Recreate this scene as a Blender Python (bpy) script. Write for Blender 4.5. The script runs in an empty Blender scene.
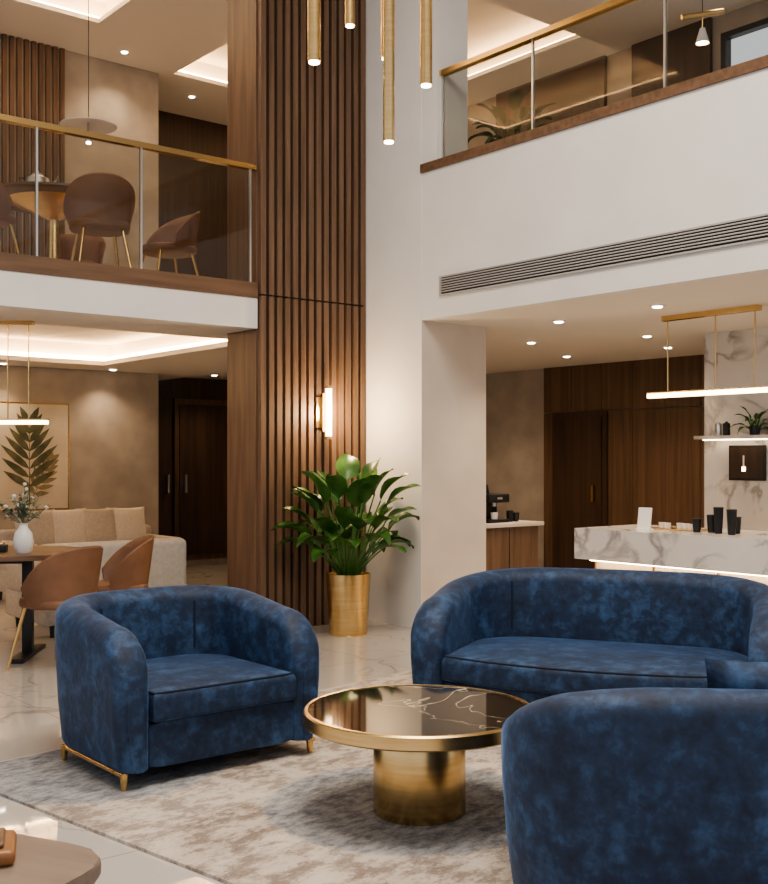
import bpy, bmesh, math, random
from mathutils import Vector, Matrix
random.seed(7)
A=math.radians(39.3); CA=math.cos(A); SA=math.sin(A)
def W(u,v,z=0.0): return Vector((CA*u-SA*v, SA*u+CA*v, z))
scene=bpy.context.scene

# ------------------------------------------------------------ materials
def newmat(name):
    m=bpy.data.materials.new(name); m.use_nodes=True
    nt=m.node_tree; b=nt.nodes['Principled BSDF']; return m,nt,b
def simple(name,col,rough=.5,metal=0.,**k):
    m,nt,b=newmat(name)
    b.inputs['Base Color'].default_value=(*col,1); b.inputs['Roughness'].default_value=rough
    b.inputs['Metallic'].default_value=metal
    for kk,v in k.items(): b.inputs[kk.replace('_',' ')].default_value=v
    return m
def noise_mat(name,c1,c2,rough=.6,scale=(4,4,4),detail=4,metal=0.,bump=0.,lo=.35,hi=.65,dist=0.):
    m,nt,b=newmat(name); N=nt.nodes; L=nt.links
    tc=N.new('ShaderNodeTexCoord'); mp=N.new('ShaderNodeMapping'); mp.inputs['Scale'].default_value=scale
    no=N.new('ShaderNodeTexNoise'); no.inputs['Scale'].default_value=1; no.inputs['Detail'].default_value=detail
    no.inputs['Distortion'].default_value=dist
    cr=N.new('ShaderNodeValToRGB'); cr.color_ramp.elements[0].position=lo; cr.color_ramp.elements[1].position=hi
    cr.color_ramp.elements[0].color=(*c1,1); cr.color_ramp.elements[1].color=(*c2,1)
    L.new(tc.outputs['Object'],mp.inputs[0]); L.new(mp.outputs[0],no.inputs['Vector']); L.new(no.outputs[0],cr.inputs[0])
    L.new(cr.outputs[0],b.inputs['Base Color']); b.inputs['Roughness'].default_value=rough; b.inputs['Metallic'].default_value=metal
    if bump:
        bp=N.new('ShaderNodeBump'); bp.inputs['Strength'].default_value=bump; bp.inputs['Distance'].default_value=.01
        L.new(no.outputs[0],bp.inputs['Height']); L.new(bp.outputs[0],b.inputs['Normal'])
    return m
def emis(name,col,s):
    m,nt,b=newmat(name); b.inputs['Base Color'].default_value=(*col,1)
    b.inputs['Emission Color'].default_value=(*col,1); b.inputs['Emission Strength'].default_value=s; return m
def marble(name,base,vein,rough,scale=1.2,width=.02,tiles=None,mottle=None,cov=.5,ior=1.5,dist=1.2,detail=5):
    m,nt,b=newmat(name); N=nt.nodes; L=nt.links
    tc=N.new('ShaderNodeTexCoord'); no=N.new('ShaderNodeTexNoise'); no.inputs['Scale'].default_value=scale
    no.inputs['Detail'].default_value=detail; no.inputs['Distortion'].default_value=dist
    L.new(tc.outputs['Object'],no.inputs['Vector'])
    s=N.new('ShaderNodeMath'); s.operation='SUBTRACT'; s.inputs[1].default_value=.5; L.new(no.outputs[0],s.inputs[0])
    a=N.new('ShaderNodeMath'); a.operation='ABSOLUTE'; L.new(s.outputs[0],a.inputs[0])
    mr=N.new('ShaderNodeMapRange'); mr.inputs['From Min'].default_value=0; mr.inputs['From Max'].default_value=width
    mr.inputs['To Min'].default_value=1; mr.inputs['To Max'].default_value=0; L.new(a.outputs[0],mr.inputs['Value'])
    n2=N.new('ShaderNodeTexNoise'); n2.inputs['Scale'].default_value=scale*1.3; n2.inputs['Detail'].default_value=2
    L.new(tc.outputs['Object'],n2.inputs['Vector'])
    r2=N.new('ShaderNodeMapRange'); r2.inputs['From Min'].default_value=cov-.1; r2.inputs['From Max'].default_value=cov+.15
    L.new(n2.outputs[0],r2.inputs['Value'])
    mu=N.new('ShaderNodeMath'); mu.operation='MULTIPLY'; L.new(mr.outputs[0],mu.inputs[0]); L.new(r2.outputs[0],mu.inputs[1])
    mo=N.new('ShaderNodeMix'); mo.data_type='RGBA'; mo.inputs[6].default_value=(*base,1); mo.inputs[7].default_value=(*(mottle or base),1)
    L.new(n2.outputs[0],mo.inputs[0])
    mx=N.new('ShaderNodeMix'); mx.data_type='RGBA'; mx.inputs[7].default_value=(*vein,1)
    L.new(mu.outputs[0],mx.inputs[0]); L.new(mo.outputs[2],mx.inputs[6]); out=mx.outputs[2]
    if tiles:
        br=N.new('ShaderNodeTexBrick'); br.offset=0; br.inputs['Scale'].default_value=1
        br.inputs['Mortar Size'].default_value=.003; br.inputs['Brick Width'].default_value=tiles; br.inputs['Row Height'].default_value=tiles
        br.inputs['Mortar'].default_value=(base[0]*.5,base[1]*.48,base[2]*.45,1)
        L.new(tc.outputs['Object'],br.inputs['Vector']); L.new(out,br.inputs['Color1']); L.new(out,br.inputs['Color2']); out=br.outputs[0]
    L.new(out,b.inputs['Base Color']); b.inputs['Roughness'].default_value=rough; b.inputs['IOR'].default_value=ior
    return m
def velvet(name):
    m,nt,b=newmat(name); N=nt.nodes; L=nt.links
    tc=N.new('ShaderNodeTexCoord')
    def nz(s,d,r=.6,di=0):
        n=N.new('ShaderNodeTexNoise'); n.inputs['Scale'].default_value=s; n.inputs['Detail'].default_value=d
        n.inputs['Roughness'].default_value=r; n.inputs['Distortion'].default_value=di; L.new(tc.outputs['Object'],n.inputs['Vector']); return n.outputs[0]
    def math_(op,x,y):
        q=N.new('ShaderNodeMath'); q.operation=op
        for i,vv in enumerate((x,y)):
            if isinstance(vv,(int,float)): q.inputs[i].default_value=vv
            else: L.new(vv,q.inputs[i])
        return q.outputs[0]
    mixv=math_('ADD',math_('MULTIPLY',nz(18,7,.62,.2),.55),math_('MULTIPLY',nz(6,3),.45))
    cr=N.new('ShaderNodeValToRGB'); e=cr.color_ramp.elements
    e[0].position=.35; e[0].color=(.0050,.0120,.031,1); e[1].position=.66; e[1].color=(.040,.096,.205,1)
    k=e.new(.5); k.color=(.0115,.030,.076,1)
    L.new(mixv,cr.inputs[0]); L.new(cr.outputs[0],b.inputs['Base Color'])
    b.inputs['Roughness'].default_value=.66; b.inputs['Sheen Weight'].default_value=.5
    b.inputs['Sheen Roughness'].default_value=.32; b.inputs['Sheen Tint'].default_value=(.22,.40,.78,1)
    bp=N.new('ShaderNodeBump'); bp.inputs['Strength'].default_value=.5; bp.inputs['Distance'].default_value=.013
    L.new(mixv,bp.inputs['Height']); L.new(bp.outputs[0],b.inputs['Normal'])
    return m
def glassmat(name):
    m=bpy.data.materials.new(name); m.use_nodes=True; nt=m.node_tree; nt.nodes.clear()
    o=nt.nodes.new('ShaderNodeOutputMaterial'); mx=nt.nodes.new('ShaderNodeMixShader'); t=nt.nodes.new('ShaderNodeBsdfTransparent')
    g=nt.nodes.new('ShaderNodeBsdfGlossy'); g.inputs['Roughness'].default_value=.02; t.inputs[0].default_value=(.84,.84,.82,1)
    mx.inputs[0].default_value=.025; nt.links.new(t.outputs[0],mx.inputs[1]); nt.links.new(g.outputs[0],mx.inputs[2]); nt.links.new(mx.outputs[0],o.inputs[0])
    return m
def rugmat():
    m,nt,b=newmat('rug_weave'); N=nt.nodes; L=nt.links
    tc=N.new('ShaderNodeTexCoord')
    def nz(s,d,sc=(1,1,1),r=.7):
        mp=N.new('ShaderNodeMapping'); mp.inputs['Scale'].default_value=sc; L.new(tc.outputs['Object'],mp.inputs[0])
        n=N.new('ShaderNodeTexNoise'); n.inputs['Scale'].default_value=s; n.inputs['Detail'].default_value=d; n.inputs['Roughness'].default_value=r
        L.new(mp.outputs[0],n.inputs['Vector']); return n.outputs[0]
    def ramp(f,lo,hi,c1,c2):
        r=N.new('ShaderNodeValToRGB'); r.color_ramp.elements[0].position=lo; r.color_ramp.elements[1].position=hi
        r.color_ramp.elements[0].color=(*c1,1); r.color_ramp.elements[1].color=(*c2,1); L.new(f,r.inputs[0]); return r.outputs[0]
    def mix(f,a,bb,k=None):
        x=N.new('ShaderNodeMix'); x.data_type='RGBA'
        if k is not None: x.inputs[0].default_value=k
        else: L.new(f,x.inputs[0])
        L.new(a,x.inputs[6]); L.new(bb,x.inputs[7]); return x.outputs[2]
    base=ramp(nz(6.5,11,(1,1.6,1),.78),.44,.54,(.155,.108,.084),(.62,.55,.475))
    patch=ramp(nz(1.6,5,(1,1.5,1),.6),.42,.58,(.26,.205,.17),(.60,.535,.465))
    c=mix(None,base,patch,.34)
    fine=ramp(nz(55,4,(1,3,1)),.38,.62,(.26,.21,.175),(.62,.56,.495))
    c=mix(None,c,fine,.20)
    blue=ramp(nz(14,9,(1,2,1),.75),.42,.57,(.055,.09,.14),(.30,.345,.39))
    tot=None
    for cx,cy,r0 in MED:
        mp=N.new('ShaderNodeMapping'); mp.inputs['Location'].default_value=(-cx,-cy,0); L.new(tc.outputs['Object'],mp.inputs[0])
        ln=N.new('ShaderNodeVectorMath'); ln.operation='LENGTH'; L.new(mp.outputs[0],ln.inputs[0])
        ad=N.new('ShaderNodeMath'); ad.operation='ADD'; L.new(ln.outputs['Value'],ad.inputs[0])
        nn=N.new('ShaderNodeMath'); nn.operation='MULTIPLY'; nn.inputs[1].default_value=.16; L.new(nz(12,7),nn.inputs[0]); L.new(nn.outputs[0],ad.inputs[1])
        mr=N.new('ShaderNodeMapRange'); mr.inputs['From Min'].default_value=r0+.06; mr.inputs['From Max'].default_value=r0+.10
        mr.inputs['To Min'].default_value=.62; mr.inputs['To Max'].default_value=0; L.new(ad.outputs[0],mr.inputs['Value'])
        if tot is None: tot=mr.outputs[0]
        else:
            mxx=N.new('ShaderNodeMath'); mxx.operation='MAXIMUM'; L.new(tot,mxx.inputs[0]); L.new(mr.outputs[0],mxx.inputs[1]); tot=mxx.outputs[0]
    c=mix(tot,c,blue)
    L.new(c,b.inputs['Base Color']); b.inputs['Roughness'].default_value=.95
    return m
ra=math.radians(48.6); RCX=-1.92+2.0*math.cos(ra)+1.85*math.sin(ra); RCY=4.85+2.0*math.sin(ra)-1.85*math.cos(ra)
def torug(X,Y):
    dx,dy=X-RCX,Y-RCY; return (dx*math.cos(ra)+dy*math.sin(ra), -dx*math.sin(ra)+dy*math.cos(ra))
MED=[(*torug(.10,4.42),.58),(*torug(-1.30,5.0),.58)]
M={}
M['white']=noise_mat('white_plaster',(.75,.725,.69),(.79,.765,.73),.75,(2,2,2))
M['ceil']=simple('ceiling_paint',(.76,.71,.65),.8)
M['beige']=noise_mat('beige_plaster',(.34,.295,.25),(.43,.375,.32),.8,(3,3,3),6)
M['beigep']=noise_mat('pillar_plaster',(.56,.495,.43),(.62,.555,.49),.8,(2,2,2),4)  # pillar front under the soffit, shade in its colour; also cabinet top
M['wood']=noise_mat('walnut',(.120,.070,.043),(.190,.116,.074),.45,(22,22,1.2),5)
M['woodd']=noise_mat('dark_walnut',(.042,.023,.014),(.072,.040,.024),.4,(22,22,1.0),5)
M['woodh']=noise_mat('walnut_trim',(.12,.066,.037),(.19,.108,.062),.4,(1.2,20,20),5)
M['woodpanel']=noise_mat('walnut_panel',(.095,.054,.031),(.155,.090,.053),.4,(18,18,.9),5)
M['gold']=noise_mat('brushed_brass',(.62,.43,.19),(.72,.52,.26),.27,(3,3,60),2,metal=1.)
M['goldp']=simple('satin_brass',(.68,.47,.21),.2,1.)
M['steel']=simple('brushed_steel',(.6,.6,.6),.3,1.)
M['black']=simple('black_metal',(.012,.012,.013),.4)
M['blackgap']=simple('vent_dark',(.03,.03,.03),.8)
M['ventw']=simple('vent_louvre',(.42,.40,.38),.5)
M['floor']=marble('polished_marble_floor',(.64,.60,.55),(.34,.29,.25),.03,.9,.014,tiles=1.2,mottle=(.52,.47,.42),ior=2.15)
M['carrara']=marble('white_marble',(.72,.69,.66),(.30,.28,.27),.2,1.6,.05,mottle=(.55,.52,.50),cov=.42)
M['nero']=marble('dark_marble',(.012,.010,.009),(.50,.41,.31),.05,1.5,.004,cov=.42,ior=1.33,dist=.6,detail=4)
M['velvet']=velvet('blue_velvet')
M['velvetp']=simple('velvet_piping',(.006,.016,.04),.8)
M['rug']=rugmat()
M['glass']=glassmat('railing_glass')
M['leaf']=noise_mat('leaf_green',(.020,.080,.014),(.09,.21,.042),.33,(7,7,7))
M['leafd']=noise_mat('leaf_dark',(.01,.035,.012),(.03,.075,.02),.5,(6,6,6))
M['sage']=noise_mat('sage_leaf',(.10,.14,.09),(.2,.25,.17),.6,(9,9,9))
M['soil']=noise_mat('soil',(.02,.012,.008),(.05,.03,.02),.95,(30,30,30))
M['leather']=noise_mat('tan_leather',(.18,.088,.048),(.24,.12,.066),.5,(5,5,5))
M['cream']=noise_mat('cream_upholstery',(.45,.40,.34),(.51,.46,.40),.9,(30,30,30))
M['cream2']=noise_mat('pillow_linen',(.60,.54,.46),(.66,.60,.52),.9,(40,40,40))
M['ceramic']=simple('white_ceramic',(.75,.74,.72),.3)
M['glow']=emis('cove_led',(1,.69,.38),21)
M['glow2']=emis('warm_tube',(1,.76,.47),10)
M['down']=emis('downlight_lens',(1,.84,.62),18)
M['canvas']=noise_mat('art_canvas',(.52,.45,.35),(.60,.53,.43),.9,(3,3,3))
M['artleaf']=noise_mat('art_ink',(.055,.062,.035),(.13,.125,.07),.8,(9,9,9))
M['artleaf2']=noise_mat('art_ink_ochre',(.18,.15,.08),(.28,.22,.12),.8,(9,9,9))
M['taupe']=noise_mat('taupe_veneer',(.20,.15,.12),(.25,.19,.15),.45,(2,20,20))
M['amber']=simple('amber_leather',(.30,.13,.05),.4)
M['paper']=simple('card_paper',(.8,.79,.76),.6)

# ------------------------------------------------------------ mesh builder
class MB:
    def __init__(s,name): s.name=name; s.bm=bmesh.new(); s.mats=[]
    def mi(s,m):
        m=M[m] if isinstance(m,str) else m
        if m not in s.mats: s.mats.append(m)
        return s.mats.index(m)
    def merge(s,t,m,T=None):
        i=s.mi(m)
        if T is not None: bmesh.ops.transform(t,matrix=T,verts=t.verts)
        bmesh.ops.recalc_face_normals(t,faces=t.faces)
        for f in t.faces: f.material_index=i
        me=bpy.data.meshes.new('t'); t.to_mesh(me); t.free(); s.bm.from_mesh(me); bpy.data.meshes.remove(me)
    def box(s,a,b,m,bev=0,seg=3,T=None):
        t=bmesh.new(); bmesh.ops.create_cube(t,size=1)
        c=[(a[i]+b[i])/2 for i in range(3)]; d=[abs(b[i]-a[i]) for i in range(3)]
        for v in t.verts: v.co=Vector((c[0]+v.co.x*d[0],c[1]+v.co.y*d[1],c[2]+v.co.z*d[2]))
        if bev: bmesh.ops.bevel(t,geom=list(t.edges),offset=bev,segments=seg,profile=.5,affect='EDGES')
        s.merge(t,m,T)
    def pillow(s,w,h,th,m,T):
        t=bmesh.new(); n=12; g={}
        for sd in (1,-1):
            for i in range(n+1):
                for j in range(n+1):
                    x=-1+2*i/n; z=-1+2*j/n
                    if sd==-1 and (i in (0,n) or j in (0,n)): g[(sd,i,j)]=g[(1,i,j)]; continue
                    k=((1-x**4)*(1-z**4))**.55
                    px=x*(1-.08*(1-z*z)*abs(x)**3); pz=z*(1-.08*(1-x*x)*abs(z)**3)
                    g[(sd,i,j)]=t.verts.new((px*w/2,sd*th/2*k,pz*h/2))
        for sd in (1,-1):
            for i in range(n):
                for j in range(n): t.faces.new((g[(sd,i,j)],g[(sd,i+1,j)],g[(sd,i+1,j+1)],g[(sd,i,j+1)]))
        s.merge(t,m,T)
    def lathe(s,prof,m,c=(0,0,0),seg=40,T=None):
        t=bmesh.new(); rings=[]
        for r,z in prof:
            if r<1e-5: rings.append([t.verts.new((c[0],c[1],c[2]+z))])
            else: rings.append([t.verts.new((c[0]+r*math.cos(2*math.pi*k/seg),c[1]+r*math.sin(2*math.pi*k/seg),c[2]+z)) for k in range(seg)])
        for a,b in zip(rings,rings[1:]):
            for k in range(seg):
                k2=(k+1)%seg
                if len(a)==1 and len(b)==1: continue
                if len(a)==1: t.faces.new((a[0],b[k],b[k2]))
                elif len(b)==1: t.faces.new((a[k],b[0],a[k2]))
                else: t.faces.new((a[k],b[k],b[k2],a[k2]))
        if len(rings[0])>1: t.faces.new(rings[0])
        if len(rings[-1])>1: t.faces.new(rings[-1])
        s.merge(t,m,T)
    def tube(s,pts,r,m,seg=10,r1=None,closed=False):
        pts=[Vector(p) for p in pts]; t=bmesh.new(); rings=[]; n=len(pts)
        for i,p in enumerate(pts):
            d=(pts[(i+1)%n]-pts[i-1]) if closed else (pts[min(i+1,n-1)]-pts[max(i-1,0)])
            d.normalize(); up=Vector((0,0,1)) if abs(d.z)<.9 else Vector((1,0,0))
            x=d.cross(up).normalized(); y=d.cross(x)
            rr=r if r1 is None else r+(r1-r)*i/(n-1)
            rings.append([t.verts.new(p+x*rr*math.cos(2*math.pi*k/seg)+y*rr*math.sin(2*math.pi*k/seg)) for k in range(seg)])
        pairs=list(zip(rings,rings[1:]))+([(rings[-1],rings[0])] if closed else [])
        for a,b in pairs:
            for k in range(seg): t.faces.new((a[k],a[(k+1)%seg],b[(k+1)%seg],b[k]))
        if not closed: t.faces.new(rings[0]); t.faces.new(rings[-1])
        s.merge(t,m)
    def prism(s,poly,z0,z1,m,bev=0,seg=4,T=None):
        t=bmesh.new(); lo=[t.verts.new((x,y,z0)) for x,y in poly]; hi=[t.verts.new((x,y,z1)) for x,y in poly]; n=len(poly)
        t.faces.new(lo); t.faces.new(hi)
        for k in range(n): t.faces.new((lo[k],lo[(k+1)%n],hi[(k+1)%n],hi[k]))
        if bev:
            t.edges.ensure_lookup_table()
            ed=[e for e in t.edges if abs(e.verts[0].co.z-e.verts[1].co.z)<1e-6]
            bmesh.ops.bevel(t,geom=ed,offset=bev,segments=seg,profile=.5,affect='EDGES')
        s.merge(t,m,T)
    def cushion(s,poly,z0,z1,m,rb=.045,crown=.02,n=6):
        cx=sum(p[0] for p in poly)/len(poly); cy=sum(p[1] for p in poly)/len(poly)
        ex=max(abs(p[0]-cx) for p in poly); ey=max(abs(p[1]-cy) for p in poly)
        t=bmesh.new(); rings=[]
        def ring_(ins,z):
            rings.append([t.verts.new((cx+(x-cx)*(1-ins/ex),cy+(y-cy)*(1-ins/ey),z)) for x,y in poly])
        ring_(rb,z0)
        for k in range(1,n+1):
            a=math.pi/2*k/n; ring_(rb*(1-math.sin(a)),z0+rb*.6*(1-math.cos(a)))
        for k in range(0,n+1):
            a=math.pi/2*k/n; ring_(rb*(1-math.cos(a)),z1-rb+rb*math.sin(a))
        M_=min(ex,ey)
        for k in range(1,6):
            f=k/6; ring_(rb+(M_-rb)*f,z1+crown*math.sin(f*math.pi/2))
        for a,b in zip(rings,rings[1:]):
            m_=len(a)
            for k in range(m_): t.faces.new((a[k],a[(k+1)%m_],b[(k+1)%m_],b[k]))
        t.faces.new(rings[0]); t.faces.new(rings[-1])
        s.merge(t,m)
    def done(s,loc=(0,0,0),rot=0,parent=None,ang=35):
        me=bpy.data.meshes.new(s.name); s.bm.to_mesh(me); s.bm.free()
        for m in s.mats: me.materials.append(m)
        me.shade_smooth(); me.set_sharp_from_angle(angle=math.radians(ang))
        o=bpy.data.objects.new(s.name,me); scene.collection.objects.link(o)
        o.location=loc; o.rotation_euler=(0,0,rot)
        return o
def room(name,boxes,mat,bev=0):
    mb=MB(name)
    for bx in boxes:
        if min(bx[1]-bx[0],bx[3]-bx[2],bx[5]-bx[4])<1e-4: continue
        m=bx[6] if len(bx)>6 else mat
        mb.box((bx[0],bx[2],bx[4]),(bx[1],bx[3],bx[5]),m,bev,2)
    return mb.done((0,0,0),A)
def ring(u0,u1,v0,v1,a0,a1,b0,b1,z0,z1):
    return [(u0,a0,v0,v1,z0,z1),(a1,u1,v0,v1,z0,z1),(a0,a1,v0,b0,z0,z1),(a0,a1,b1,v1,z0,z1)]

# ------------------------------------------------------------ room shell
room('floor',[(-5,12,-4,14.5,-.1,0)],'floor')
U0=5.96; VB=7.55; VW=12.3; UR=10.3
c=[]; c+= [( -4,UR,VB+.12,13.6,2.72,2.83)]
c+=ring(-4,4.85,VB+.12,13.6,.35,4.85,8.25,11.75,2.52,2.72)
c+=ring(-4,4.85,VB+.12,13.6,.5,4.85,8.4,11.6,2.47,2.52)
c+=ring(4.85,7.0,8.02,13.6,4.85,5.55,8.25,11.75,2.52,2.72)
c+=ring(4.85,7.0,8.02,13.6,4.85,5.4,8.4,11.6,2.47,2.52)
room('ceiling_lower_lounge',c,'ceil')
room('cove_light_lounge',[(.37,.42,8.3,11.7,2.53,2.57),(5.48,5.53,8.3,11.7,2.53,2.57),(.4,5.5,8.27,8.32,2.53,2.57),(.4,5.5,11.68,11.73,2.53,2.57)],'glow')
room('ceiling_lower_bar',[(U0+.1,UR,-3,6.79,2.55,2.83),(6.7,UR,6.79,8.0,2.55,2.83),(7.0,UR,8.0,13.6,2.55,2.719)],'ceil')
ZC=6.2
c=[(-5,UR,-4,13.6,ZC+.3,ZC+.4),(-5,UR,-4,VB,ZC,ZC+.3)]
c+=ring(-5,U0,VB,13.6,.5,5.2,8.2,11.3,ZC,ZC+.05)+ring(-5,U0,VB,13.6,.35,5.35,8.05,11.45,ZC+.05,ZC+.3)
c+=ring(U0,UR,VB,13.6,6.6,9.6,8.2,12.2,ZC,ZC+.05)+ring(U0,UR,VB,13.6,6.45,9.75,8.05,12.35,ZC+.05,ZC+.3)
room('ceiling_upper',c,'ceil')
z=ZC+.06
room('cove_light_mezzanine',[(.37,.42,8.1,11.4,z,z+.04),(5.28,5.33,8.1,11.4,z,z+.04),(.45,5.25,8.07,8.12,z,z+.04),(.45,5.25,11.38,11.43,z,z+.04),
  (6.47,6.52,8.1,12.3,z,z+.04),(9.68,9.73,8.1,12.3,z,z+.04),(6.55,9.65,12.28,12.33,z,z+.04)],'glow')
room('wall_back',[(-4,6.45,VW,VW+.2,0,ZC)],'beige')
room('wall_corridor',[(6.45,UR,13.6,13.75,0,ZC)],'woodd')
room('wall_corridor_return',[(6.25,6.45,VW+.2,13.75,0,ZC)],'woodd')
room('door_1',[(7.35,8.25,13.54,13.59,0,2.25,'woodpanel'),(7.42,8.18,13.52,13.54,.08,2.17,'woodd'),(7.47,7.50,13.46,13.52,.95,1.2,'steel')],'woodd')
room('door_2',[(6.48,7.30,13.54,13.59,0,2.25,'woodd'),(7.2,7.23,13.46,13.54,.95,1.2,'steel')],'woodd')
wr=[(UR,UR+.2,-3,4.6,0,ZC),(UR,UR+.2,6.85,13.75,0,ZC),(UR,UR+.2,4.6,6.85,0,4.0),(UR,UR+.2,4.6,6.85,6.0,ZC)]
room('wall_right',wr,'beige')
room('window_1',[(UR,UR+.1,4.6,4.66,4,6),(UR,UR+.1,6.79,6.85,4,6),(UR,UR+.1,5.7,5.75,4,6),(UR,UR+.1,4.66,6.79,4,4.06),(UR,UR+.1,4.66,6.79,5.94,6)],'black')
cl=[]
v=9.37
while v>5.0:
    for (z0,z1) in ((0,1.98),(1.99,2.55)): cl.append((UR-.04,UR,v-.455,v,z0,z1))
    v-=.46
room('wall_panelling_bar',cl,'woodpanel')
room('door_3',[(UR-.07,UR-.041,8.35,9.2,0,1.98,'woodd'),(UR-.09,UR-.07,8.42,9.13,.07,1.91,'woodd'),(UR-.14,UR-.09,8.5,8.53,.9,1.1,'goldp')],'woodd')
room('wall_panelling_mezzanine',[(UR-.05,UR,6.95,8.0,2.84,ZC),(UR-.05,UR,8.4,10.2,2.84,ZC),(UR-.05,UR,3,4.5,2.84,ZC)],'woodd')
room('trim_baseboard_back',[(-4,6.45,VW-.02,VW,0,.1)],'white')
col=[(4.85,U0,VB+.02,8.02,0,ZC,'wood')]
n=14; sp=(U0-4.85)/n
for i in range(n):
    u=4.85+.012+i*sp
    for z0,z1 in ((0,2.735),(2.75,ZC)):
        col.append((u,u+sp*.62,VB-.035,VB+.02,z0,z1,'wood'))
room('slatted_column',col,'wood')
sl=[]
u=1.6
while u<5.2:
    sl.append((u,u+.05,VW-.04,VW,2.84,ZC)); u+=.085
room('slatted_wall_panel',sl,'wood')
room('pillar_plaster',[(U0,6.70,6.79,VB,0,2.55,'beigep'),(U0-.004,U0,6.79,VB,0,ZC,'white'),(U0,6.3,6.6,VB,3.76,ZC,'white'),(U0,6.7,6.79,VB,2.55,3.76,'white')],'white')  # lower front is beige: shade below the soffit put into the colour
room('wall_parapet',[(U0,U0+.1,-3,6.79,2.55,3.76)],'white')
room('trim_parapet_cap',[(U0-.02,U0+.13,-3,6.79,3.76,3.83)],'woodh')
vent=[(U0-.006,U0,2.0,6.54,2.735,2.868,'blackgap'),(U0-.02,U0,2.0,6.56,2.868,2.88,'ventw'),(U0-.02,U0,2.0,6.56,2.722,2.735,'ventw'),(U0-.02,U0,6.54,6.56,2.735,2.868,'ventw')]
for i in range(6): vent.append((U0-.018,U0-.004,2.0,6.54,2.75+i*.02,2.759+i*.02,'ventw'))
room('air_vent_grille',vent,'ventw')
room('wall_balcony_fascia',[(-4,4.85,VB,VB+.12,2.47,2.715)],'white')
room('trim_balcony_edge',[(-4,4.85,VB-.01,VB+.13,2.715,2.84)],'woodh')
def railing(name,pts):
    mb=MB(name)
    for g in pts: mb.box(*g)
    return mb.done((0,0,0),A)
g=[]
e=[-4,-1.6,-.1,1.5,3.02,3.83,4.80]
for a,b in zip(e,e[1:]): g.append(((a+.008,VB+.03,2.84),(b-.008,VB+.042,3.76),'glass'))
for a in e: g.append(((a-.008,VB+.025,2.84),(a+.008,VB+.045,3.76),'steel'))
g.append(((-4,VB+.005,3.76),(4.85,VB+.065,3.80),'goldp'))
railing('glass_railing',g)
g=[]; e=[-3,-1,1,2.95,4.42,5.6,6.59]
for a,b in zip(e,e[1:]): g.append(((U0+.05,a+.008,3.83),(U0+.062,b-.008,4.52),'glass'))
for a in e: g.append(((U0+.045,a-.008,3.83),(U0+.065,a+.008,4.52),'steel'))
g.append(((U0+.02,-3,4.52),(U0+.085,6.6,4.56),'goldp'))
railing('glass_railing',g)

def downlight(u,v,z,e=25,blend=.8,ang=120):
    mb=MB('recessed_downlight'); mb.lathe([(0,-.018),(.03,-.016),(.042,-.006),(.042,0),(0,0)],'down',seg=24); mb.lathe([(.043,-.008),(.06,-.006),(.06,0),(.043,0)],'ceramic',seg=24)
    mb.done(W(u,v,z))
    l=bpy.data.lights.new('downlight_spot','SPOT'); l.energy=e; l.color=(1,.74,.48); l.spot_size=math.radians(ang); l.spot_blend=blend; l.shadow_soft_size=.04
    o=bpy.data.objects.new('downlight_spot',l); scene.collection.objects.link(o); o.location=W(u,v,z-.05)
for u,v in ((6.86,6.1),(6.75,5.03),(7.88,7.36),(9.23,8.09),(8.3,6.3),(9.3,6.8),(8.2,4.2),(9.2,9.8)): downlight(u,v,2.55,50)
for u,v in ((7.6,12.9),(6.6,9.5),(3.0,12.0),(4.4,12.0),(5.7,12.0)): downlight(u,v,2.47 if u<7 else 2.55,28)
for u,v in ((5.8,11.9),(7.2,12.8),(7.0,6.9),(8.5,5.6),(9.0,7.3)): downlight(u,v,ZC,40)

# ------------------------------------------------------------ tub seating
def shell(mb,mat,hw,dp,r,t,zb,Hf,endr=.06,tap=.03,ns=10):
    pts=[]
    def add(x,y,nx,ny): pts.append((x,y,nx,ny))
    Ls=dp-r
    k=26
    for i in range(k): y=Ls*(i/k)**1.4; add(-hw,y,-1,0)
    for i in range(15):
        a=math.pi-(math.pi/2)*i/14; add(-hw+r+r*math.cos(a),dp-r+r*math.sin(a),math.cos(a),math.sin(a))
    wb=2*(hw-r)
    for i in range(1,14): add(-hw+r+wb*i/14,dp,0,1)
    left=pts[:k+15]
    for (x,y,nx,ny) in reversed(left): add(-x,y,-nx,ny)
    ds=[0]
    for a,b in zip(pts,pts[1:]): ds.append(ds[-1]+math.hypot(b[0]-a[0],b[1]-a[1]))
    Lt=ds[-1]; bmx=bmesh.new(); rings=[]
    for (x,y,nx,ny),dd in zip(pts,ds):
        d=min(dd,Lt-dd); H=Hf(d,Lt)
        q=min(1,d/endr); tt=t*max(.45,math.sqrt(max(0,1-(1-q)**2)) )
        rt=min(tt/2,.07); sec=[(tt/2-tap-.012,zb),(tt/2-tap,zb+.02),(tt/2-tap*.4,zb+(H-zb)*.3),(tt/2,zb+(H-zb)*.65)]
        for j in range(ns+1):
            a=math.pi*j/ns; sec.append((tt/2*math.cos(a),H-rt+rt*math.sin(a)))
        sec+=[(-tt/2,zb+(H-zb)*.6),(-tt/2,zb)]
        rings.append([bmx.verts.new((x+nx*o,y+ny*o,zz)) for o,zz in sec])
    m=len(rings[0])
    for a,b in zip(rings,rings[1:]):
        for k in range(m): bmx.faces.new((a[k],a[(k+1)%m],b[(k+1)%m],b[k]))
    bmx.faces.new(rings[0]); bmx.faces.new(rings[-1])
    mb.merge(bmx,mat)
    return pts
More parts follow.
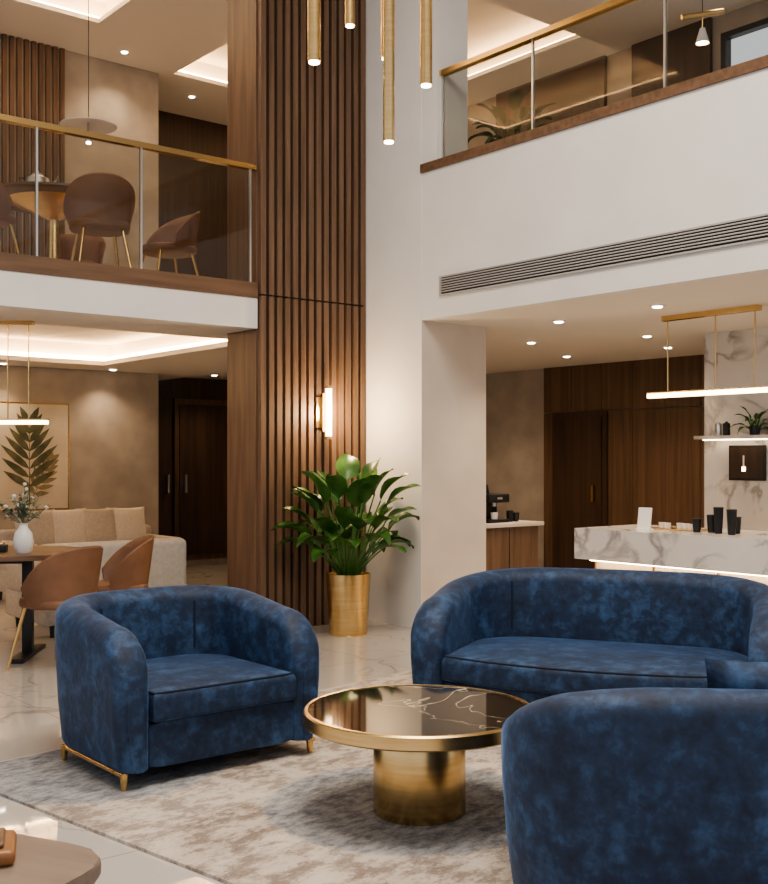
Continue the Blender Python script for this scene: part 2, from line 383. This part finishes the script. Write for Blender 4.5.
def inner_poly(hi,dpi,r,bow,yf,n=14):
    P=[]
    for i in range(n+1):
        x=-hi+2*hi*i/n; P.append((x,yf-bow*(1-(x/hi)**2)))
    for i in range(9):
        a=(math.pi/2)*i/8; P.append((hi-r+r*math.cos(a),dpi-r+r*math.sin(a)))
    for i in range(9):
        a=math.pi/2+(math.pi/2)*i/8; P.append((-hi+r+r*math.cos(a),dpi-r+r*math.sin(a)))
    return P
def tub(name,loc,rot,half,depth,r,t,Hb,Ha,Hfront,lf,bow=0,seams=(),legs=True,pillow=None,start=.15,sz=.415):
    mb=MB(name); hw=half-t/2; dp=depth-t/2
    def Hf(d,L):
        ar=min(1,max(0,(d-start)/(L/2-start))); ar=1-(1-ar)**2; ar=ar*ar*(3-2*ar)
        H=Ha+(Hb-Ha)*ar
        q=min(1,d/lf); e=math.sqrt(max(0,1-(1-q)**2))
        return Hfront+(H-Hfront)*e
    pts=shell(mb,'velvet',hw,dp,r,t,.075,Hf)
    hi=half-t+.005; di=depth-t+.005
    ri=max(.05,r-t/2)
    mb.prism(inner_poly(hi,di,ri,bow,.03),.075,sz-.14,'velvet',.02,3)
    cp=inner_poly(hi-.004,di-.02,ri,bow,.0)
    mb.cushion(cp,sz-.138,sz,'velvet',.04,.02)
    pp=inner_poly(hi-.016,di-.03,ri,bow,.011)
    mb.tube([(x,y,sz-.01) for x,y in pp],.005,'velvetp',6,closed=True)
    for sx in seams:
        zz=[.43+i*.03 for i in range(int((Hb-.05-.43)/.03)+1)]
        rr=r-t/2-.001
        mb.tube([(sx*(hw-r+rr*math.cos(math.radians(62))),dp-r+rr*math.sin(math.radians(62)),q) for q in zz],.005,'velvetp',6)
    if legs:
        for sx in (-1,1):
            q=[(sx*(abs(x)+ (t/2-.045)*abs(nx)),y+ny*(t/2-.05)+(.03 if y<.1 else 0)) for x,y,nx,ny in pts if x<0 and y<dp*.8]
            mb.tube([(x,y,.064) for x,y in q],.012,'goldp',8)
            for y in (.05,depth-.28):
                mb.lathe([(0,0),(.012,0),(.019,.07),(0,.07)],'goldp',(sx*(hw+.03),y,0),14)
    else:
        mb.prism(inner_poly(hi,di-.03,ri,bow*.8,.1),.0,.08,'black')
    if pillow:
        px,py,pz,pr=pillow
        T=Matrix.Translation((px,py,pz))@Matrix.Rotation(pr,4,'Z')@Matrix.Rotation(math.radians(-14),4,'X')
        mb.pillow(.5,.36,.16,'velvet',T)
    return mb.done((loc[0],loc[1],.0135),rot,ang=50)
tub('velvet_armchair',(-.69,4.86),A,.53,.94,.29,.165,.74,.67,.38,.20,seams=(1,-1),sz=.405)
tub('velvet_armchair',(1.02,3.90),math.radians(174.3),.60,.92,.27,.17,.745,.52,.34,.20,pillow=(-.24,.60,.625,math.radians(4)),start=.35)  # pillow stands in for the far side of this chair
tub('velvet_sofa',(.98,5.3),math.radians(-22),.93,.98,.40,.19,.775,.66,.38,.24,bow=.12,seams=(-1,),legs=False,sz=.395)

mb=MB('coffee_table')
mb.lathe([(0,0),(.178,0),(.182,.006),(.182,.352),(.178,.358),(0,.358)],'gold',seg=64)
mb.lathe([(.30,.352),(.452,.352),(.458,.358),(.458,.402),(.452,.408),(.440,.408),(.440,.400)],'gold',seg=80)
mb.lathe([(0,.354),(.44,.354),(.44,.405),(0,.405)],'nero',seg=80)
mb.done((.14,4.33,.0135))
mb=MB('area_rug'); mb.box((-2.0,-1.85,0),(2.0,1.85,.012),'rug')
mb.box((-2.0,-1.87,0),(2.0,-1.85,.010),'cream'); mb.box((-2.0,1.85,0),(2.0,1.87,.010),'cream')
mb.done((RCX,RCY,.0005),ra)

# ------------------------------------------------------------ plants
def leaf(mb,mat,base,az,pet,elev,ln,wd,droop,stem='leaf',sr=.006):
    p=Vector(base); e=elev; pts=[p.copy()]; ha=Vector((math.cos(az),math.sin(az),0)); side=Vector((-math.sin(az),math.cos(az),0))
    for i in range(4):
        p=p+(ha*math.cos(e)+Vector((0,0,math.sin(e))))*(pet/4); e-=droop*.07; pts.append(p.copy())
    if pet>.02: mb.tube(pts,sr,stem,6)
    t=bmesh.new(); n=9; rows=[]
    for i in range(n+1):
        f=i/n; w=wd*.5*(math.sin(math.pi*min(1,f**.75))**.8 if 0<f<1 else .02)
        up=ha*(-math.sin(e))+Vector((0,0,math.cos(e)))
        wv=.012*math.sin(f*9+az*3)*min(1,ln*3)
        rows.append([t.verts.new(p-side*w+up*(w*.35+wv)),t.verts.new(p-side*w*.5+up*w*.12),t.verts.new(p),t.verts.new(p+side*w*.5+up*w*.12),t.verts.new(p+side*w+up*(w*.35-wv))])
        p=p+(ha*math.cos(e)+Vector((0,0,math.sin(e))))*(ln/n); e-=droop/n
    for a,b in zip(rows,rows[1:]):
        for k in range(4): t.faces.new((a[k],a[k+1],b[k+1],b[k]))
    mb.merge(t,mat)
def potplant(name,loc,pr,ph,n,reach,pot='gold',lm='leaf',ln=.34,wd=.12,spread=52,dr=(45,55),lim=None,rot=0):
    mb=MB(name)
    mb.lathe([(0,0),(pr*.82,0),(pr*.84,.01),(pr,ph-.01),(pr,ph),(pr*.93,ph),(pr*.9,ph-.05),(0,ph-.05)],pot,seg=48)
    mb.lathe([(0,ph-.045),(pr*.9,ph-.045)],'soil',seg=24)
    for i in range(n):
        f=i/n; az=i*2.399+random.uniform(-.2,.2)
        el=math.radians(88-spread*f**.8+random.uniform(-5,5))
        pet=reach*(.9-.55*f)*random.uniform(.8,1.12)
        leaf(mb,lm,(pr*.3*math.cos(az),pr*.3*math.sin(az),ph-.05),az,pet,el,ln*random.uniform(.8,1.15),wd*random.uniform(.8,1.2),math.radians(dr[0]+dr[1]*f+random.uniform(-10,15)))
    if lim:
        for v in mb.bm.verts:
            for ax in (0,1):
                s=lim[ax]*.6
                if v.co[ax]>s: v.co[ax]=s+(lim[ax]-s)*(1-math.exp(-(v.co[ax]-s)/(lim[ax]-s)))
    return mb.done(loc,rot)
potplant('potted_plant',W(5.36,7.0),.18,.49,48,.84,ln=.33,wd=.18,spread=35,dr=(38,42),lim=(.57,.50),rot=A)
potplant('potted_plant',W(6.66,6.42,2.84),.13,1.18,24,.38,pot='ceramic',lm='leafd',ln=.24,wd=.10)
# ------------------------------------------------------------ sconce and pendants
mb=MB('wall_sconce')
mb.box((-.05,-.02,-.13),(.05,0,.13),'gold',.004); mb.box((-.012,-.06,-.16),(.012,-.02,.16),'gold')
mb.lathe([(0,-.21),(.026,-.21),(.026,.21),(0,.21)],'glow2',(.03,-.085,0),20)
mb.lathe([(0,-.225),(.029,-.225),(.029,-.20),(0,-.20)],'gold',(.03,-.085,0),20); mb.lathe([(0,.20),(.029,.20),(.029,.225),(0,.225)],'gold',(.03,-.085,0),20)
mb.done(W(5.45,VB-.036,1.80),A)
def pt(name,loc,e,col=(1,.68,.38),r=.05):
    l=bpy.data.lights.new(name,'POINT'); l.energy=e; l.color=col; l.shadow_soft_size=r
    o=bpy.data.objects.new(name,l); scene.collection.objects.link(o); o.location=loc
pt('sconce_glow',W(5.48,VB-.22,1.80),30)
def tubep(X,Y,z,r=.03,h=.9):
    mb=MB('tube_pendant_light')
    mb.lathe([(r*.82,.0),(r,0),(r,h),(r*.5,h+.015),(0,h+.015)],'gold',seg=24)
    mb.lathe([(0,-.012),(r*.8,-.006),(r*.8,.03),(0,.03)],'down',seg=20)
    mb.lathe([(0,h),(.004,h),(.004,ZC-z-.02),(0,ZC-z-.02)],'black',seg=8)
    mb.lathe([(0,ZC-z-.03),(.06,ZC-z-.03),(.06,ZC-z),(0,ZC-z)],'gold',seg=20)
    mb.done((X,Y,z))
    l=bpy.data.lights.new('pendant_spot','SPOT'); l.energy=14; l.color=(1,.80,.56); l.spot_size=math.radians(110); l.spot_blend=1; l.shadow_soft_size=.03
    o=bpy.data.objects.new('pendant_spot',l); scene.collection.objects.link(o); o.location=(X,Y,z-.03)
tubep(-.319,5.0,3.216); tubep(-.174,5.6,3.62,.026); tubep(.016,5.35,3.36,.032); tubep(.021,4.75,2.78,.025,1.1); tubep(.192,5.0,3.11,.028)

mb=MB('linear_bar_pendant')
mb.box((-.025,3.7,1.935),(.025,5.53,1.945),'goldp'); mb.box((-.022,3.7,1.90),(.022,5.53,1.935),'glow2',.008)
mb.box((-.03,4.52,2.51),(.03,5.38,2.55),'goldp')
for v in (4.56,4.9,5.34): mb.tube([(0,v,1.945),(0,v,2.51)],.006,'goldp',8)
mb.done(W(7.3,0,0),A)
# ------------------------------------------------------------ bar
mb=MB('bar_counter')
mb.box((6.5,2.2,.64),(6.54,5.62,.875),'carrara'); mb.box((6.54,2.2,.835),(7.3,5.62,.875),'carrara'); mb.box((6.54,5.58,.64),(7.3,5.62,.835),'carrara')
mb.box((6.68,2.2,0),(7.28,5.56,.64),'cream')
v=5.56
while v>2.3: mb.box((6.665,v-.01,.0),(6.68,v,.64),'goldp'); v-=.55
mb.box((6.60,2.2,.622),(6.63,5.55,.64),'glow')
mb.done((0,0,0),A)
mb=MB('wall_marble_panel'); mb.box((8.6,2,0),(8.9,5.89,2.55),'carrara'); mb.done((0,0,0),A)
mb=MB('wall_shelf'); mb.box((8.38,3.5,1.585),(8.6,5.85,1.615),'carrara'); mb.box((8.52,3.5,1.575),(8.54,5.85,1.585),'glow2'); mb.done((0,0,0),A)
mb=MB('menu_screen'); mb.box((8.575,5.26,1.22),(8.599,5.62,1.53),'black',.004); mb.box((8.572,5.28,1.24),(8.576,5.6,1.51),'woodd'); mb.box((8.569,5.46,1.34),(8.572,5.475,1.44),'paper'); mb.box((8.569,5.45,1.30),(8.572,5.485,1.34),'glow2'); mb.done((0,0,0),A)
potplant('shelf_plant',W(8.48,5.30,1.615),.05,.08,14,.13,pot='black',ln=.14,wd=.05)
for i,v in enumerate((5.66,5.58)):
    mb=MB('shelf_canister'); mb.lathe([(0,0),(.03,0),(.032,.005),(.032,.10),(.028,.11),(.012,.115),(.012,.125),(0,.125)],'black' if i else 'steel'); mb.done(W(8.48,v,1.615))
def cup(u,v,h=.14,r=.035,m='black'):
    mb=MB('takeaway_cup'); mb.lathe([(0,0),(r*.75,0),(r,h*.93),(r*1.06,h*.94),(r*1.06,h*.98),(r*.9,h),(0,h)],m,seg=24); mb.done(W(u,v,.875))
for u,v,h in ((6.8,4.72,.10),(6.85,4.63,.13),(6.8,4.54,.19),(6.9,4.46,.12),(6.75,4.40,.18)): cup(u,v,h)
mb=MB('serving_tray'); mb.box((-.12,-.2,0),(.12,.2,.012),'gold',.004)
for k in range(5): mb.lathe([(0,.012),(.022,.012),(.028,.05),(.024,.05),(.02,.02),(0,.02)],'ceramic',(-.05+.03*(k%3),-.14+k*.07,0),18)
mb.done(W(6.95,4.98,.875),A)
mb=MB('menu_card_stand'); mb.box((-.01,-.06,0),(.05,.06,.01),'paper'); mb.box((0,-.06,.01),(.006,.06,.17),'paper',T=Matrix.Rotation(math.radians(8),4,'Y')); mb.done(W(6.70,5.12,.875),A)
mb=MB('coffee_station_cabinet'); mb.box((6.72,6.9,.06),(7.48,7.5,.80),'wood'); mb.box((6.76,6.94,0),(7.44,7.46,.06),'black'); mb.box((6.715,6.86,.80),(7.52,7.52,.835),'beigep',.004)
mb.box((7.1,6.895,.1),(7.105,6.9,.78),'black'); mb.done((0,0,0),A)
mb=MB('coffee_machine'); mb.box((-.13,-.14,0),(.13,.14,.03),'black',.006); mb.box((-.13,.02,.03),(.13,.14,.22),'black',.01); mb.box((-.13,-.14,.18),(.13,.14,.26),'black',.012)
mb.lathe([(0,0),(.02,0),(.02,.04),(0,.04)],'steel',(0,-.07,.145),16); mb.lathe([(0,0),(.03,0),(.035,.06),(.03,.06),(0,.01)],'ceramic',(0,-.07,.03),18); mb.box((-.03,-.145,.21),(.03,-.138,.23),'steel')
mb.lathe([(0,0),(.07,0),(.055,.07),(.06,.08),(0,.08)],'black',(-.04,.05,.26),18)
mb.done(W(7.06,7.12,.835),A)
for uu,hh in ((7.26,.10),(7.34,.08)):
    mb=MB('glass_tumbler'); mb.lathe([(0,0),(.028,0),(.033,hh),(.028,hh),(.024,.01),(0,.01)],'black',seg=20); mb.done(W(uu,7.05,.835))
# ------------------------------------------------------------ dining furniture
def dchair(loc,rot,name='dining_chair'):
    mb=MB(name)
    P=[]
    for i in range(28):
        a=2*math.pi*i/28; P.append((.235*abs(math.cos(a))**.7*(1 if math.cos(a)>0 else -1),.25+.235*abs(math.sin(a))**.7*(1 if math.sin(a)>0 else -1)))
    mb.prism(P,.42,.485,'leather',.025,4)
    t=bmesh.new(); rows=[]; n=30
    for i in range(n+1):
        a=math.radians(-15)+math.radians(210)*i/n; f=abs(i/n-.5)*2
        top=.82-.26*f**2.6; bot=.44; cs=[]
        for j in range(7):
            g=j/6; rr=.235+.05*g; cs.append((rr,bot+(top-bot)*g))
        cs.append((.235+.04,top+.012))
        for j in range(6,-1,-1):
            g=j/6; rr=.21+.05*g; cs.append((rr,bot+(top-bot)*g))
        rows.append([t.verts.new((r*math.cos(a),.25+r*math.sin(a),z)) for r,z in cs])
    m=len(rows[0])
    for a,b in zip(rows,rows[1:]):
        for k in range(m): t.faces.new((a[k],a[(k+1)%m],b[(k+1)%m],b[k]))
    t.faces.new(rows[0]); t.faces.new(rows[-1]); mb.merge(t,'leather')
    for sx in (-1,1):
        for y0,y1 in ((.09,.0),(.40,.50)):
            mb.tube([(sx*.22,y1,0),(sx*.15,y0,.43)],.009,'goldp',8,r1=.014)
    return mb.done(loc,rot,ang=45)
def R(X,Y,z=0): return (X,Y,z)
dchair(R(-2.40,7.48),math.radians(-118))
dchair(R(-2.24,8.10),math.radians(-70))
dchair(R(-2.98,7.0),math.radians(165))
mb=MB('dining_table')
P=[]
for i in range(48):
    a=2*math.pi*i/48; P.append((.85*abs(math.cos(a))**.5*(1 if math.cos(a)>0 else -1),.48*abs(math.sin(a))**.5*(1 if math.sin(a)>0 else -1)))
mb.prism(P,.715,.75,'woodh',.008,2)
for x in (-.5,.5):
    mb.box((x-.035,-.035,.03),(x+.035,.035,.715),'black',.004); mb.box((x-.05,-.33,0),(x+.05,.33,.03),'black',.005)
mb.box((-.5,-.03,.66),(.5,.03,.715),'black')
mb.done(R(-3.05,7.82),math.radians(4))
def vase(loc):
    mb=MB('flower_vase'); mb.lathe([(0,0),(.045,0),(.062,.03),(.07,.08),(.06,.14),(.032,.175),(.028,.20),(.034,.21),(.026,.21),(.022,.17),(0,.16)],'ceramic',seg=32)
    for i in range(34):
        az=random.uniform(0,6.28); el=math.radians(random.uniform(28,88)); L=random.uniform(.13,.30)
        p0=Vector((0,0,.19)); d=Vector((math.cos(az)*math.cos(el),math.sin(az)*math.cos(el),math.sin(el))); p1=p0+d*L
        mb.tube([p0,p0+d*L*.6,p1],.002,'sage',5)
        if i%2==0: mb.lathe([(0,-.012),(.012,-.004),(.015,.006),(.008,.012),(0,.014)],'ceramic',tuple(p1),8)
        for k in range(4): leaf(mb,'sage',p0+d*L*(.4+.17*k),az+random.uniform(-2,2),.0,random.uniform(.2,1.2),.055,.022,.6)
    return mb.done(loc)
vase(R(-2.52,7.66,.75))
mb=MB('table_decor_box'); mb.box((-.09,-.06,0),(.09,.06,.05),'black',.006); mb.box((-.07,-.05,.05),(.07,.05,.065),'gold',.004); mb.done(R(-2.76,7.75,.75),.2)
mb=MB('linear_dining_pendant'); mb.box((-1.0,-.02,-.03),(.31,.02,0),'glow2',.006); mb.box((-1.0,-.02,0),(.31,.02,.012),'goldp')
for x in (-.85,.0,.16): mb.tube([(x,0,.012),(x,0,.74)],.005,'goldp',8)
mb.box((-.9,-.03,.74),(.20,.03,.765),'goldp')
mb.done(R(-2.90,8.45,1.705),0)
# ------------------------------------------------------------ cream sofas
def csofa(loc,rot,w,d,pil,backh=.74):
    mb=MB('cream_sofa'); h=w/2
    mb.box((-h,.0,.10),(h,d,.36),'cream',.03,3)
    mb.box((-h,d-.2,.30),(h,d,backh),'cream',.05,4)
    for sx in (-1,1): mb.box((min(sx*h,sx*(h-.17)),.0,.28),(max(sx*h,sx*(h-.17)),d-.05,.60),'cream',.045,4)
    n=2
    for i in range(n):
        a=-h+.175+(w-.35)*i/n; b=-h+.175+(w-.35)*(i+1)/n
        mb.box((a+.004,.0,.36),(b-.004,d-.2,.47),'cream',.035,4)
    for i in range(pil):
        x=-h+.35+(w-.7)*i/max(1,pil-1)
        T=Matrix.Translation((x,d-.30,.70))@Matrix.Rotation(math.radians(-14),4,'X')
        mb.pillow(.44,.42,.17,'cream2' if i%2 else 'cream',T)
    for sx in (-1,1):
        for y in (.08,d-.08): mb.lathe([(0,0),(.014,0),(.02,.10),(0,.10)],'black',(sx*(h-.08),y,0),10)
    return mb.done(loc,rot)
csofa(W(3.99,9.14),A+math.pi,1.25,.88,0,.735)
csofa(W(4.75,10.1),A,1.7,.9,4,.70)
# ------------------------------------------------------------ artwork
mb=MB('botanical_artwork')
mb.box((4.30,VW-.03,.82),(5.28,VW-.0005,2.06),'goldp'); mb.box((4.32,VW-.034,.84),(5.26,VW-.03,2.04),'canvas')
def flat(pts,m,dy):
    t=bmesh.new(); t.faces.new([t.verts.new((x,VW-.036-dy,z)) for x,z in pts]); mb.merge(t,m)
def frond(x0,z0,x1,z1,n,ln,wd,m,dy=0):
    dx,dz=x1-x0,z1-z0; L=math.hypot(dx,dz); ux,uz=dx/L,dz/L
    flat([(x0-uz*.006,z0+ux*.006),(x0+uz*.006,z0-ux*.006),(x1+uz*.003,z1-ux*.003),(x1-uz*.003,z1+ux*.003)],m,dy)
    for i in range(n):
        f=.22+.78*i/(n-1); cx=x0+dx*f; cz=z0+dz*f; l=ln*(1.0-.55*abs(f-.45)*1.5)
        for s in (-1,1):
            an=math.atan2(uz,ux)+s*math.radians(68-40*f); a=(math.cos(an),math.sin(an)); p=(-a[1],a[0])
            pts=[(cx,cz)]
            for q,ww in ((.2,.8),(.42,1),(.7,.7),(1,0),(.7,-.7),(.42,-1),(.2,-.8)): pts.append((max(4.34,min(5.24,cx+a[0]*l*q+p[0]*wd*ww)),min(2.02,cz+a[1]*l*q+p[1]*wd*ww)))
            flat(pts,m,dy+.0005*(i%2))
frond(4.80,.90,5.06,1.40,7,.22,.030,'artleaf2',0)
frond(4.80,.90,4.80,1.80,8,.44,.042,'artleaf',.0015)
mb.done((0,0,0),A)
# ------------------------------------------------------------ upstairs dining
ZU=2.84
dchair(R(-2.42,9.15,ZU),math.radians(205),'mezzanine_dining_chair')
dchair(R(-3.03,8.80,ZU),math.radians(150),'mezzanine_dining_chair')
dchair(R(-2.14,9.75,ZU),math.radians(-50),'mezzanine_dining_chair')
dchair(R(-3.0,10.5,ZU),math.radians(5),'mezzanine_dining_chair')
mb=MB('round_dining_table'); mb.lathe([(0,.86),(.56,.86),(.60,.88),(.60,.90),(0,.90)],'woodh',seg=48); mb.lathe([(0,0),(.26,0),(.24,.03),(.06,.06),(.05,.70),(.42,.86),(0,.86)],'gold',seg=40)
mb.done(R(-2.95,9.80,ZU))
mb=MB('teapot'); mb.lathe([(0,0),(.07,0),(.11,.05),(.10,.11),(.05,.14),(.05,.15),(.012,.16),(.015,.18),(0,.185)],'steel',seg=28)
mb.tube([(.09,0,.06),(.15,0,.09),(.17,0,.14)],.016,'steel',8,r1=.009); mb.tube([(-.09,0,.11),(-.15,0,.11),(-.15,0,.05),(-.09,0,.04)],.008,'black',8); mb.done(R(-3.02,9.55,ZU+.90),.3)
mb=MB('serving_bowl'); mb.lathe([(0,0),(.05,0),(.12,.07),(.11,.07),(.045,.012),(0,.012)],'ceramic',seg=28); mb.done(R(-2.80,9.72,ZU+.90))
mb=MB('disc_pendant_lamp'); mb.lathe([(0,.03),(.05,.035),(.23,0),(.235,.006),(.05,.05),(0,.05)],'ceramic',seg=40); mb.lathe([(0,-.13),(.025,-.13),(.035,-.09),(.012,-.03),(.012,.03),(0,.03)],'steel',seg=16)
mb.lathe([(0,-.15),(.02,-.145),(.02,-.13),(0,-.13)],'down',seg=16); mb.tube([(0,0,.05),(0,0,ZC+.3-4.20)],.004,'black',6)
mb.done(R(-2.48,9.2,4.20))
mb=MB('cone_pendant_lamp'); mb.tube([(-.17,0,.16),(.17,0,.22)],.022,'goldp',10); mb.tube([(0,0,.19),(0,0,.06)],.006,'goldp',8); mb.lathe([(0,.08),(.02,.08),(.055,-.04),(.05,-.04),(.015,.06),(0,.06)],'ceramic',seg=24); mb.lathe([(0,-.03),(.045,-.03)],'down',seg=20)
mb.tube([(0,0,.2),(0,0,ZC-4.74)],.004,'black',6); mb.done(W(7.45,5.12,4.74),A-.6)
mb=MB('mezzanine_bookcase')
mb.box((10.0,7.0,2.84),(10.24,8.0,2.9),'woodh'); mb.box((10.0,7.0,2.9),(10.24,7.03,5.2),'woodh'); mb.box((10.0,7.97,2.9),(10.24,8.0,5.2),'woodh')
for k in range(6):
    zz=3.3+k*.38; mb.box((10.0,7.03,zz),(10.24,7.97,zz+.03),'woodh')
    y=7.08
    while y<7.85 and k<5:
        wdt=random.uniform(.02,.05)
        if random.random()<.6: mb.box((10.05,y,zz+.03),(10.2,y+wdt,zz+.03+random.uniform(.16,.26)),random.choice(('cream','leather','black','beige')))
        y+=wdt+.006
mb.done((0,0,0),A)
# ------------------------------------------------------------ foreground side table
mb=MB('side_table')
P=[]
for i in range(40):
    a=2*math.pi*i/40; P.append((.30*abs(math.cos(a))**.35*(1 if math.cos(a)>0 else -1),.26*abs(math.sin(a))**.35*(1 if math.sin(a)>0 else -1)))
mb.prism(P,.60,.635,'taupe',.01,3)
for sx in (-1,1):
    for sy in (-1,1): mb.tube([(sx*.24,sy*.2,0),(sx*.2,sy*.17,.60)],.014,'goldp',10)
mb.done(R(-.885,2.02),math.radians(-24))
mb=MB('leather_catchall'); mb.box((-.09,-.07,0),(.09,.07,.03),'amber',.012,4); mb.box((-.07,-.05,.03),(.07,.05,.04),'woodh',.005); mb.done(R(-.80,2.10,.635),.3)

# ------------------------------------------------------------ lights
w=bpy.data.worlds.new('World'); scene.world=w; w.use_nodes=True
w.node_tree.nodes['Background'].inputs[0].default_value=(.92,.94,1,1); w.node_tree.nodes['Background'].inputs[1].default_value=.85
def area(name,loc,rot,sx,sy,e,col):
    l=bpy.data.lights.new(name,'AREA'); l.shape='RECTANGLE'; l.size=sx; l.size_y=sy; l.energy=e; l.color=col
    o=bpy.data.objects.new(name,l); scene.collection.objects.link(o); o.location=loc; o.rotation_euler=rot; return o
area('atrium_added_fill',W(2.4,2.6,6.15),(0,0,A),3.0,3.0,360,(1,.89,.76))  # added soft fill light for the atrium, no fixture is built there
for nm,u,v,z,s,e in (('mezzanine_cove_fill',3,9.8,6.45,2.6,50),('gallery_cove_fill',8,10,6.45,2,34)):
    area(nm,W(u,v,z),(0,0,A),s*1.4,s,e,(1,.76,.50))
try: scene.view_settings.look='AgX - Medium High Contrast'
except Exception as ex: print('look',ex)

cam=bpy.data.cameras.new('Camera'); co=bpy.data.objects.new('Camera',cam); scene.collection.objects.link(co)
co.location=(0,0,1.4); co.rotation_euler=(math.radians(90),0,0)
cam.sensor_fit='HORIZONTAL'; cam.sensor_width=36; cam.lens=1096/768*36; cam.shift_y=18/768; cam.clip_start=.05
scene.camera=co
# turn the whole place so that the walls run along the world axes
for o in list(scene.objects):
    x,y,zz=o.location; o.location=(CA*x+SA*y,-SA*x+CA*y,zz)
    r=list(o.rotation_euler); r[2]-=A; o.rotation_euler=r
